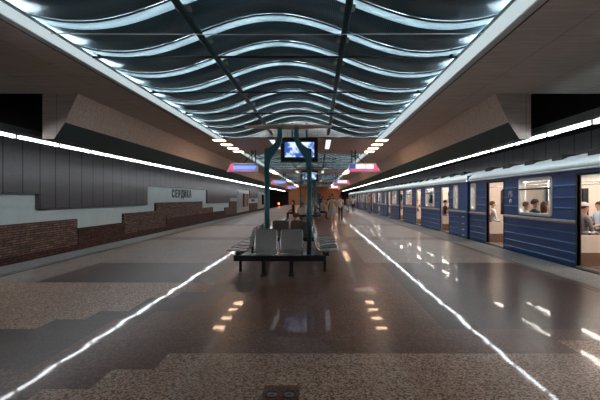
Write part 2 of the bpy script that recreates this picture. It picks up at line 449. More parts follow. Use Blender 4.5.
for oi, (a, b_) in enumerate(OPEN):
    n = int((b_-a-.3)/PB)
    y = (5.5-PB*3 if oi == 0 else a+.35)
    k = 0; panel_y = a+.05
    while y < b_-.15:
        if y+PB > b_ and band0 is not None:
            bo = band0.copy(); COL.objects.link(bo); me_ = None
        elif band0 is None:
            band0 = canopy_strip(-.105, .105, -.035, .03, M['band'], rim=M['black']).build('ceiling_band'); bo = band0
            mesh0 = canopy_strip(.105, PB-.105, .0, .012, M['mesh']).build('mesh_panel'); me_ = mesh0
        else:
            bo = band0.copy(); COL.objects.link(bo); me_ = mesh0.copy(); COL.objects.link(me_)
        bo.location = (0, y, 0)
        if me_: me_.location = (0, y, 0)
        tag(bo, 'pale curved band crossing under the wavy mesh of the %s' % plab[oi], 'ceiling band', 'pale curved bands of the %s' % plab[oi])
        if me_: tag(me_, 'dark perforated wavy mesh panel between pale bands of the %s' % plab[oi], 'ceiling panel', 'mesh panels of the %s' % plab[oi])
        if k % 2 == 1 and y+1.3 < b_:
            if rod0 is None:
                rod0 = empty('hanger_rod'); r_ = rod0
                MB().tube([(-3.05,0,3.86),(3.05,0,3.86)], .02, M['black'], 6).build('rod', rod0)
                for s in (-1, 1): MB().tube([(s*2.95,0,3.84),(s*2.95,0,4.2)], .025, M['black'], 6).build('post', rod0)
            else: r_ = copy_tree(rod0)
            r_.location = (0, y+1.2, 0)
            tag(r_, 'thin black cross rod with an upright at each end under the %s' % plab[oi], 'rod', 'cross rods of the %s' % plab[oi])
        y += PB; k += 1
    for s in (-1, 1):
        t = MB(); t.tube([(s*1.13,a,4.06),(s*1.13,b_,4.06)], .05, M['teal'], 8)
        yy = (5.5-PB*3 if oi == 0 else a+.35)
        while yy < b_: t.box(s*1.13-.1, s*1.13+.1, yy-.07, yy+.07, 4.09, 4.13, M['steel']); yy += PB
        tag(t.build('canopy_pipe'), 'dark pipe running lengthwise under the %s, %s one' % (plab[oi], 'left' if s < 0 else 'right'), 'pipe')
        q = lambda u, w_: sorted((s*u, s*w_))
        t = empty('cove_light', (0, 0, 0)); tag(t, 'pale glowing cove light along the %s edge of the %s' % ('left' if s < 0 else 'right', plab[oi]), 'light')
        g = MB(); x0, x1 = q(3.06, 3.46); g.box(x0, x1, a, b_, ZC-.035, ZC-.005, M['trough']); g.build('trough', t)
        x0, x1 = q(3.33, 3.355); MB().box(x0, x1, a, b_, ZC-.05, ZC-.0351, M['winframe']).build('rail', t); x0, x1 = q(3.47, 3.50); MB().box(x0, x1, a, b_, ZC-.03, ZC-.001, M['black']).build('shadow_gap_strip', t)
        x0, x1 = q(3.09, 3.32); MB().box(x0, x1, a+.02, b_-.02, ZC-.045, ZC-.0351, M['cove']).build('diffuser', t)
        x0, x1 = q(3.34, 3.38); MB().box(x0, x1, a+.02, b_-.02, ZC, ZC+.04, M['covetube']).build('tube', t)
    for x in (-2.5, 0, 2.5):
        g = MB(); g.box(x-.04, x+.04, a+.2, b_-.2, 4.89, 4.93, M['upfill']); g.box(x-.12, x+.12, a+.2, b_-.2, 4.85, 4.89, M['trough'])  # unseen bars added to light the pale bands from behind
        tag(g.build('canopy_fill_light'), 'added unseen light bar above the mesh of the %s, %s' % (plab[oi], {-2.5:'left',0:'middle',2.5:'right'}[x]), 'light')
    for yy in (a,):
        g = MB(); g.box(-3.1, 3.1, yy-.1, yy+.1, ZC-.035, ZC-.005, M['trough'])
        tag(g.build('opening_trim'), 'pale cross trim at the %s end of the %s' % ('near' if yy == a else 'far', plab[oi]), 'trim')
wire = MB().tube([(-3.1,5.72,3.85),(0,5.72,3.835),(3.1,5.72,3.85)], .008, M['white'], 5)
tag(wire.build('ceiling_wire'), 'thin white wire stretched across under the nearest canopy', 'wire')

# solid parts of the ceiling: downlights, linear lights, signs
dl0 = lin0 = None
for k in range(4):
    yb = 16.0+P0*k
    for s in (-1, 1):
        for j in range(4):
            if dl0 is None:
                dl0 = empty('downlight'); d = dl0
                MB().box(-.26,.26,-.27,.27,-.02,0, M['white']).build('frame', d); MB().box(-.22,.22,-.2,.2,-.03,-.0201, M['warm']).build('lamp_face', d)
            else: d = copy_tree(dl0)
            d.location = (s*3.36, yb+.55+1.33*j, ZC-.001)
            nth = ['nearest','second','third','farthest'][j]
            tag(d, '%s warm square downlight of the %s row beyond the %s' % (nth, 'left' if s < 0 else 'right', plab[k]), 'ceiling light', 'warm square downlights in the soffit')
        if lin0 is None:
            lin0 = empty('linear_light'); d = lin0
            MB().box(-.13,.13,0,3.0,-.05,0, M['trough']).build('housing', d); MB().box(-.10,.10,.03,2.97,-.06,-.0501, M['linear']).build('diffuser', d)
        else: d = copy_tree(lin0)
        d.location = (s*1.15, yb+.15, ZC-.001)
        tag(d, 'long pale linear light, %s of the pair beyond the %s' % ('left' if s < 0 else 'right', plab[k]), 'ceiling light', 'pale linear lights in the soffit')
def hanging_sign(y, s, idx):
    t = empty('hanging_sign', (s*2.99, y, 0))
    side = 'left' if s < 0 else 'right'
    near = ['nearer', 'second', 'farthest'][idx]
    col = 'blue and purple' if s < 0 else 'pink and white'
    tag(t, '%s lit %s arrow sign hanging over the %s half of the platform' % (near, col, side), 'sign', 'hanging arrow signs')
    zb, zt = 2.80, 3.24
    x0, x1 = -.55, .68          # outward is +s
    def X(v): return s*v
    b = MB(); poly = [(X(-.72),zb),(X(.5),zb),(X(.86),zb),(X(.62),zt),(X(-.72),zt)]
    b.prism(poly, -.06, .06, 'y', M['signdeep' if s < 0 else 'signpink'], M['winframe']); b.build('case', t)
    zz = zb+.05; H = zt-zb-.1
    def plate(pl, mat, nm_='panel', yy=-.075): MB().prism([(X(a), b2) for a, b2 in pl], yy, -.061, 'y', mat).build(nm_, t)
    if s < 0:
        plate([(-.68,zz+H*.78),(.5,zz+H*.78),(.5,zz+H),(-.68,zz+H)], M['signdeep'])
        plate([(-.6,zz+H*.3),(.5,zz+H*.3),(.5,zz+H*.78),(-.6,zz+H*.78)], M['signblue'])
        plate([(-.5,zz),(.5,zz),(.5,zz+H*.3),(-.5,zz+H*.3)], M['signpurple'])
    else:
        plate([(-.70,zz+H*.35),(-.4,zz+H*.35),(-.4,zz+H),(-.70,zz+H)], M['signdeep'])
        plate([(-.7,zz),(.5,zz),(.5,zz+H*.35),(-.7,zz+H*.35)], M['signpink'])
        plate([(-.38,zz+H*.35),(.06,zz+H*.35),(.06,zz+H*.9),(-.38,zz+H*.9)], M['signwhite'])
        plate([(.12,zz+H*.35),(.5,zz+H*.35),(.5,zz+H*.9),(.12,zz+H*.9)], M['signwhite'])
    plate([(.5,zz),(.78,zz),(.6,zz+H),(.5,zz+H)], M['signpink'], 'arrow')
    for px_ in (-.6, -.42):
        MB().box(min(X(px_),X(px_+.05)), max(X(px_),X(px_+.05)), .061, .10, 2.85, ZC, M['black']).build('post', t)
    MB().tube([(X(-.55),.08,3.85),(X(.05),.08,zt-.02)], .022, M['black'], 6).build('brace', t)
    MB().box(min(X(-.6),X(-.37)), max(X(-.6),X(-.37)), .061, .10, 3.55, 3.6, M['black']).build('crossbar', t)
for k in range(3):
    for s in (-1, 1): hanging_sign(20.0+P0*k, s, k)

# ------------------------------------------------------------------ platform edge lights
for s, XL, ZL in ((-1, CX-6.9, 2.905), (1, CX+5.25, 2.95)):
    side = 'left' if s < 0 else 'right'
    h = MB()
    poly = [(XL-.12,ZL+.02),(XL+.12,ZL+.02),(XL+.15,ZL+.08),(XL+.08,ZL+.22),(XL-.08,ZL+.22),(XL-.15,ZL+.08)]
    h.prism(poly, YB, YE-.2, 'y', M['casing'])
    tag(h.build('light_trunking'), 'long pale curved housing hung above the %s platform edge' % side, 'light housing')
    trunk = [o for o in bpy.data.objects if o.name.startswith('light_trunking')]; trunk = max(trunk, key=lambda o: o.name)
    for q in range(30):
        yy = -8.6+3.1*q
        g = MB()
        if yy < 9.1: g.tube([(XL,yy,ZL+.2),(XL,yy,ZC-.001)], .012, M['casing'], 6)
        else: g.box(min(XL,s*5.5), max(XL,s*5.5), yy-.02, yy+.02, ZL+.14, ZL+.18, M['casing'])
        g.build('bracket', trunk)
    t0 = None; y = 10.57-1.5*12; n = 0
    while y < 84:
        if y+1.5 > 3:
            if t0 is None:
                t0 = empty('tube_light'); d = t0
                MB().box(-.022,.022,.05,1.45,-.03,.02, M['tube']).build('tube', d)
                MB().box(-.06,.06,-.03,.05,-.05,.02, M['winframe']).build('end_cap', d)
            else: d = copy_tree(t0)
            d.location = (XL, y, ZL)
            tag(d, 'white tube light segment in the row over the %s platform edge' % side, 'tube light', 'tube lights over the %s platform edge' % side)
        y += 1.5

# ------------------------------------------------------------------ columns, plates, screens
def column(s, y, lab):
    t = empty('column', (0, y, 0)); tag(t, lab, 'column')
    st = MB(); st.tube([(s*.51,0,.02),(s*.51,0,2.3)], .062, M['column'], 14); st.build('stem', t)
    b = MB(); b.tube([(s*.51,0,0),(s*.51,0,.03)], .12, M['column'], 14); b.build('base_plate', t)
    pl = [(-.565,2.0),(-.572,2.30),(-.565,2.683),(-.46,2.71),(-.379,2.765),(-.31,2.84),(-.27,2.925),(-.253,3.05),(-.258,3.20),
          (-.149,3.20),(-.140,3.06),(-.149,2.925),(-.18,2.80),(-.222,2.72),(-.32,2.57),(-.415,2.42),(-.455,2.25),(-.46,2.0)]
    if s > 0: pl = [(-a, z) for a, z in pl]
    a = MB(); a.prism(pl, -.05, .05, 'y', M['column']); a.build('arm', t)
for k in range(4):
    y = 9.66+P0*k
    w = ['nearest', 'second', 'third', 'farthest'][k]
    for s in (-1, 1):
        column(s, y, '%s petrol blue steel column of the %s pair, its arm bending inwards' % ('left' if s < 0 else 'right', w))
    poly = [(-1.05,-.05),(-.6,-.22),(-.2,-.32),(.2,-.32),(.6,-.22),(1.05,-.05),(1.05,.05),(.6,.16),(.2,.3),(-.2,.3),(-.6,.16),(-1.05,.05)]
    pm = MB(); pm.prism([(x, y+yy) for x, yy in poly], 3.20, 3.235, 'z', M['fascia'])
    pm.box(-.3, -.05, y-.1, y+.1, 3.235, 3.27, M['winframe'])
    tag(pm.build('canopy_plate'), 'pale pointed plate held on top of the %s column pair' % w, 'plate')
def monitor(y, lab):
    t = empty('monitor', (0, y, 3.37)); tag(t, lab, 'screen')
    MB().box(-.72,.72,-.09,.09,-.47,.47, M['black']).build('casing', t, .02)
    MB().box(-.57,.57,-.1,-.0901,-.29,.29, M['screen']).build('display', t)
    for x in (-.28, .28): MB().box(x-.035, x+.035, -.03, .03, .47, 1.05, M['column']).build('bracket', t)
monitor(15.55, 'black ceiling monitor showing a blue and white picture, hung behind the nearest columns')
monitor(15.55+P0, 'black ceiling monitor with blue picture, hung behind the second column pair')

# floor cover
t = empty('floor_cover', (CX-.285, 3.02, .0)); tag(t, 'square dark metal cover set in the speckled floor', 'floor cover')
MB().box(-.14,.14,-.17,.17,-.005,.006, M['brown']).build('frame', t)
g = MB()
for k in range(2):
    cx = -.065+.13*k
    for r in (.02,.035,.05):
        g.tube([(cx+r*cos(q*pi/8), .02+r*sin(q*pi/8), .008) for q in range(17)], .0035, M['steel' if r < .04 else 'black'], 5, cap=False)
g.build('ornament', t)

# ------------------------------------------------------------------ benches
def seat_unit():
    """perforated steel shell; sitter faces -y; origin at back bottom of the pad, z = 0 on the pad"""
    pts = [(-.44,-.015),(-.40,.0),(-.2,-.02),(-.05,-.03),(.0,.0),(.03,.06),(.07,.25),(.10,.40),(.11,.43)]
    b = MB(); W = .215; th = .012
    for i in range(len(pts)-1):
        (a0,z0),(a1,z1) = pts[i], pts[i+1]
        b.add([(-W,a0,z0),(W,a0,z0),(W,a1,z1),(-W,a1,z1),(-W,a0,z0-th),(W,a0,z0-th),(W,a1,z1-th),(-W,a1,z1-th)],
              [(0,1,2,3),(7,6,5,4),(0,3,7,4),(1,5,6,2)], M['perf'], False)
    fr = MB()
    for lo, hi in ((0, 4), (4, 8)):
        q = pts[lo:hi+1]
        if lo == 0: loop = [(-W, q[-1][0], q[-1][1])]+[(-W-.005, a, z) for a, z in q[::-1][1:-1]]+[(-W+.03, q[0][0], q[0][1]), (W-.03, q[0][0], q[0][1])]+[(W+.005, a, z) for a, z in q[1:-1]]+[(W, q[-1][0], q[-1][1])]
        else: loop = [(-W, q[0][0], q[0][1])]+[(-W-.005, a, z) for a, z in q[1:-1]]+[(-W+.05, q[-1][0], q[-1][1]), (W-.05, q[-1][0], q[-1][1])]+[(W+.005, a, z) for a, z in q[::-1][1:-1]]+[(W, q[0][0], q[0][1])]
        fr.tube(loop, .014, M['chrome'], 7)
    return b.mesh('seat_shell'), fr.mesh('seat_rim')
SM, SR = seat_unit()
def bench(y, lab):
    t = empty('bench', (0, y, 0)); tag(t, lab, 'bench', 'steel benches around the columns')
    def seat(x, yy, rz):
        o = bpy.data.objects.new('seat', SM); COL.objects.link(o); o.parent = t
        o.location = (x, yy, .44); o.rotation_euler = (0,0,rz)
        r = bpy.data.objects.new('seat_rim', SR); COL.objects.link(r); r.parent = o
    for x in (-.32, .19): seat(x, -1.72, 0)
    for x in (-.32, .19): seat(x, 1.55, pi)
    for s in (-1, 1):
        for yy in (-1.3, -.8, -.3, .3, .8, 1.25): seat(s*.71, yy, s*pi/2)
        MB().box(s*.9-.04, s*.9+.04, -1.6, 1.5, .33, .40, M['black']).build('beam', t)
        for yy in (-1.5, 0, 1.4):
            l = MB(); l.box(s*.86-.025, s*.86+.025, yy-.03, yy+.03, .0, .33, M['black']); l.build('leg', t)
    for yy in (-1.85, 1.7):
        b = MB(); b.box(-.92, .86, yy-.05, yy+.05, .27, .385, M['black']); b.build('beam', t, .01)
        for x in (-.34, .2):
            l = MB(); l.box(x-.035, x+.035, yy-.03, yy+.03, .0, .27, M['black']); l.box(x-.05, x+.05, yy-.14, yy+.14, 0, .02, M['black']); l.build('leg', t)
    return t
bench(9.66, 'steel mesh bench with seats on all four sides around the nearest columns')
bench(9.66+P0, 'steel mesh bench around the second column pair, dark clad sitter on it')
bench(9.66+2*P0, 'steel mesh bench around the third column pair, far down the platform')
# ------------------------------------------------------------------ people
def cloth(n, c): return simple(n, c, .8, var=.1, scale=30)
PM = dict(skin=simple('skin', (.42,.24,.17), .55, var=.05), white=cloth('white_cotton', (.62,.60,.58)), denim=cloth('pale_denim', (.30,.38,.48)),
          jeans=cloth('blue_jeans', (.10,.16,.26)), black=cloth('black_cloth', (.018,.018,.02)), pink=cloth('pink_cloth', (.45,.20,.18)),
          grey=cloth('grey_cloth', (.20,.20,.21)), navy=cloth('navy_cloth', (.03,.04,.08)), shoe=cloth('shoe_leather', (.05,.04,.035)),
          beige=cloth('beige_cloth', (.42,.34,.27)), orange=cloth('orange_cloth', (.42,.16,.06)),
          eye=simple('eye_dark', (.02,.015,.012), .2), lip=simple('lip', (.36,.12,.10), .5))
HAIR = dict(dark=cloth('dark_hair', (.025,.016,.012)), brown=cloth('brown_hair', (.10,.045,.025)), fair=cloth('fair_hair', (.32,.20,.11)), auburn=cloth('auburn_hair', (.13,.04,.02)), grey=cloth('grey_hair', (.45,.43,.41)))
def person(loc, rz, lab, pose='stand', top='white', bottom='jeans', hair='dark', long=False, height=1.72, sleeves='short', legs='long', cat='person', group=None, step=.0, cap=None):
    k = height/1.72
    J = {}; E = []
    sit = pose == 'sit'
    pz = .53 if sit else .93
    dz = pz-.93
    def j(n, x, y, z, r, root=False): J[n] = (Vector((x, y, z)), r)
    def e(a, b, mt): E.append((a, b, mt))
    lean = -.03 if sit else 0
    j('pelvis', 0, 0, pz, .125); j('waist', 0, lean*.3, 1.08+dz, .112); j('chest', 0, lean, 1.28+dz, .128); j('collar', 0, lean, 1.41+dz, .085)
    j('neck', 0, lean-.005, 1.48+dz, .05); j('jaw', 0, lean-.03, 1.555+dz, .062); j('skull', 0, lean-.015, 1.635+dz, .083); j('crown', 0, lean-.01, 1.685+dz, .06)
    e('pelvis','waist', top if pose != 'dress' else top); e('waist','chest',top); e('chest','collar',top); e('collar','neck','skin'); e('neck','jaw','skin'); e('jaw','skull','skin'); e('skull','crown','skin')
    for s, n in ((-1,'l'), (1,'r')):
        j('sh'+n, s*.165, lean, 1.40+dz, .062)
        if pose == 'walk': el = (s*.22, s*.10, 1.13); wr = (s*.21, s*.10-.16, .95)
        elif sit: el = (s*.23, -.06, 1.14+dz); wr = (s*.12, -.28, 1.04+dz)
        elif pose == 'bag': el = (s*.23, .02, 1.13); wr = (s*.14, -.20, 1.08) if s > 0 else (s*.23, -.02, .88)
        else: el = (s*.22, .02, 1.13); wr = (s*.235, -.04, .88)
        el = Vector(el); wr = Vector(wr); shv = J['sh'+n][0]
        J['mid'+n] = (shv.lerp(el, .5), .050); J['el'+n] = (el, .040); J['wr'+n] = (wr, .028)
        d = (wr-el).normalized(); J['palm'+n] = (wr+d*.06, .034); J['knuck'+n] = (wr+d*.095, .034)
        e('collar','sh'+n,top); e('sh'+n,'mid'+n,top); e('mid'+n,'el'+n, 'skin' if sleeves == 'short' else top)
        e('el'+n,'wr'+n,'skin' if sleeves != 'long' else top); e('wr'+n,'palm'+n,'skin'); e('palm'+n,'knuck'+n,'skin')
        ax = Vector((0,1,0)) if abs(d.z) > .6 else Vector((1,0,0))
        nrm = d.cross(ax).normalized()*(-s if ax.y else 1)
        for q in range(4):
            off = ax*(.027-.018*q); ln = (.034,.042,.045,.036)[3-q]
            b0 = wr+d*.10+off; b1 = b0+d*ln+nrm*-.006; b2 = b1+d*ln*.6+nrm*-.02
            J['f%d%s' % (q,n)] = (b0, .0095); J['g%d%s' % (q,n)] = (b1, .0085); J['h%d%s' % (q,n)] = (b2, .007)
            e('knuck'+n,'f%d%s' % (q,n),'skin'); e('f%d%s' % (q,n),'g%d%s' % (q,n),'skin'); e('g%d%s' % (q,n),'h%d%s' % (q,n),'skin')
        th = -ax if not sit else ax*s*-1
        J['t0'+n] = (wr+d*.05+th*.04, .011); J['t1'+n] = (wr+d*.09+th*.055, .009)
        e('palm'+n,'t0'+n,'skin'); e('t0'+n,'t1'+n,'skin')
        # legs
        if sit: hip = (s*.09,-.03,pz-.02); kn = (s*.11,-.42,.50); an = (s*.11,-.40,.09)
        elif pose in ('walk',): hip = (s*.09,0,.90); kn = (s*.085,-.10*s-.03,.50); an = (s*.075,-.20*s+(.06 if s < 0 else 0),.10 if s > 0 else .13)
        else: hip = (s*.09,0,.90); kn = (s*.095,-.02,.49); an = (s*.10,.02,.09)
        hip, kn, an = Vector(hip), Vector(kn), Vector(an)
        J['hip'+n] = (hip, .095); J['th'+n] = (hip.lerp(kn,.45), .079); J['kn'+n] = (kn, .055)
        J['ca'+n] = (kn.lerp(an,.35)+Vector((0,.015,0)), .053); J['an'+n] = (an, .036)
        J['ba'+n] = (an+Vector((0,-.10,-.05)), .034); J['to'+n] = (an+Vector((0,-.18,-.065)), .025)
        lm = bottom if legs == 'long' else 'skin'
        e('pelvis','hip'+n,bottom); e('hip'+n,'th'+n,bottom); e('th'+n,'kn'+n,lm); e('kn'+n,'ca'+n,lm); e('ca'+n,'an'+n,lm); e('an'+n,'ba'+n,'shoe'); e('ba'+n,'to'+n,'shoe')
    names = list(J); idx = {n: i for i, n in enumerate(names)}
    me = bpy.data.meshes.new('tmp'); me.from_pydata([J[n][0]*k for n in names], [(idx[a], idx[b]) for a, b, _ in E], [])
    o = bpy.data.objects.new('tmp', me); COL.objects.link(o)
    o.modifiers.new('skin', 'SKIN')
    me.skin_vertices  # layer made with the modifier
    sv = me.skin_vertices[0].data if len(me.skin_vertices) else None
    if sv is None:
        bm = bmesh.new(); bm.from_mesh(me); bm.verts.layers.skin.verify(); bm.to_mesh(me); bm.free(); sv = me.skin_vertices[0].data
    for n in names:
        r = J[n][1]*k; wide = n in ('pelvis','waist','chest','collar')
        sv[idx[n]].radius = (r*1.18, r*.84) if wide else (r, r)
        sv[idx[n]].use_root = (n == 'pelvis')
    ss = o.modifiers.new('sub', 'SUBSURF'); ss.levels = 1; ss.render_levels = 1
    dg = bpy.context.evaluated_depsgraph_get(); dg.update()
    m2 = bpy.data.meshes.new_from_object(o.evaluated_get(dg)); m2.name = 'body'
    bpy.data.objects.remove(o); bpy.data.meshes.remove(me)
    used = []
    for _, _, mt in E:
        if mt not in used: used.append(mt)
    m2.materials.clear()
    for u in used: m2.materials.append(PM[u])
    segs = [(J[a][0]*k, J[b][0]*k, J[a][1]*k, J[b][1]*k, used.index(mt)) for a, b, mt in E]
    for f in m2.polygons:
        c = f.center; best = 1e9; bi = 0
        for a, b, ra, rb, mi in segs:
            d = b-a; tt = max(0, min(1, (c-a).dot(d)/max(d.length_squared, 1e-9)))
            q = (c-(a+d*tt)).length-(ra+(rb-ra)*tt)
            if q < best: best = q; bi = mi
        f.material_index = bi; f.use_smooth = True
    # facial features go into the same mesh
    bm = bmesh.new(); bm.from_mesh(m2)
    fm = MB(); hd = (J['skull'][0])*k; fy = -.083*k
    zoff = .0
    fm.ellipsoid(hd+Vector((0, fy-.008, -.028*k)), (.011,.018,.02), PM['skin'], 8, 6)
    for s in (-1,1):
        fm.ellipsoid(hd+Vector((s*.03*k, fy+.008, .0)), (.012,.008,.007), PM['eye'], 8, 5)
        fm.ellipsoid(hd+Vector((s*.086*k, .005, -.015)), (.012,.02,.03), PM['skin'], 8, 6)
    fm.ellipsoid(hd+Vector((0, fy+.012, -.062*k)), (.022,.01,.006), PM['lip'], 8, 5)
    fme = fm.mesh('face')
    base = len(m2.materials)
    for mm in fme.materials: m2.materials.append(mm)
    nb = len(bm.faces); bm.from_mesh(fme); bm.faces.ensure_lookup_table()
    for f in bm.faces[nb:]: f.material_index += base
    bm.to_mesh(m2); bm.free(); bpy.data.meshes.remove(fme)
    t = empty('person', loc, rz); tag(t, lab, cat, group)
    b = bpy.data.objects.new('body', m2); COL.objects.link(b); b.parent = t
    h = MB(); rot = Matrix.Rotation(R(-22), 3, 'X')
    h.ellipsoid(hd+Vector((0,.012*k,.022*k)), (.094*k,.103*k,.094*k), HAIR[hair], 16, 10, rot, zmin=-.25)
    if long:
        h.ellipsoid(hd+Vector((0,.06*k,-.08*k)), (.085*k,.05*k,.17*k), HAIR[hair], 12, 8)
        for s in (-1,1): h.ellipsoid(hd+Vector((s*.085*k,.02*k,-.09*k)), (.022*k,.035*k,.13*k), HAIR[hair], 10, 7)
    h.build('hair', t)
    if cap:
        cp = MB(); cp.ellipsoid(hd+Vector((0,.01,.04*k)), (.103*k,.112*k,.085*k), PM[cap], 16, 10, None, zmin=-.1); cp.build('cap', t)
    if pose == 'bag':
        g = MB(); g.ellipsoid((.24*k, .02, .92*k), (.05,.13,.12), PM['shoe'], 12, 8); g.tube([(.22,.0,1.02*k),(.10,.10,1.40*k),(-.05,.0,1.43*k)], .012, PM['shoe'], 6); g.build('shoulder_bag', t)
    if legs == 'skirt' :
        g = MB(); g.tube([(0,0,1.0*k),(0,0,.72*k)], [.155*k,.19*k], PM[bottom], 16, cap=False); g.build('skirt', t)
    return t
person((1.40, 19.35, 0), R(-4), 'woman in sleeveless beige top and pale denim shorts walking towards the camera', 'walk', 'beige', 'denim', 'brown', True, 1.68, 'short', 'skirt')
person((2.22, 26.7, 0), R(170), 'man in white shirt and dark trousers seen from behind, right of the walking woman', 'stand', 'white', 'black', 'dark', height=1.66)
person((3.85, 42.0, 0), R(200), 'person in pink top and jeans beside the trains, left of the distant couple', 'bag', 'pink', 'jeans', 'dark', True, height=1.66)
person((4.45, 42.4, 0), R(150), 'person in white top and black trousers, right of the distant couple', 'stand', 'white', 'black', 'dark', height=1.68)
person((5.62, 38.0, 0), R(100), 'tall person in light top and blue jeans at a train door', 'stand', 'beige', 'jeans', 'auburn', height=1.84)
person((1.1, 30.2, 0), R(20), 'woman in pinkish top just behind the walking woman, to her left', 'walk', 'beige', 'pink', 'dark', True, 1.6)
person((1.75, 36.0, 0), R(170), 'person in black standing between the walking woman and the far wall', 'stand', 'black', 'black', 'dark', height=1.7)
person((1.0, 45.0, 0), R(0), 'person in dark coat standing on the centre line beyond the second bench', 'stand', 'navy', 'black', 'dark', height=1.72, sleeves='long')
person((.30, 41.5, 0), R(30), 'person in orange shirt in the far centre of the platform', 'stand', 'orange', 'jeans', 'dark', height=1.72)
person((2.3, 50.0, 0), R(-20), 'distant person in white shirt near the far end wall, centre right', 'walk', 'white', 'jeans', 'dark', height=1.74)
person((-1.5, 56.0, 0), R(10), 'distant person in grey shirt left of the far columns', 'stand', 'grey', 'black', 'dark', height=1.74)
# sitters on the second bench
person((-.92, 26.76, 0), R(-90), 'person in dark clothes sitting on the left side of the second bench', 'sit', 'black', 'navy', 'dark', height=1.72, sleeves='long')
person((-.92, 27.26, 0), R(-90), 'person with bare arms and red brown top sitting deeper along the second bench', 'sit', 'pink', 'black', 'brown', True, height=1.68)
person((.92, 28.36, 0), R(90), 'person in grey sitting on the right side of the second bench', 'sit', 'grey', 'black', 'dark', height=1.70)
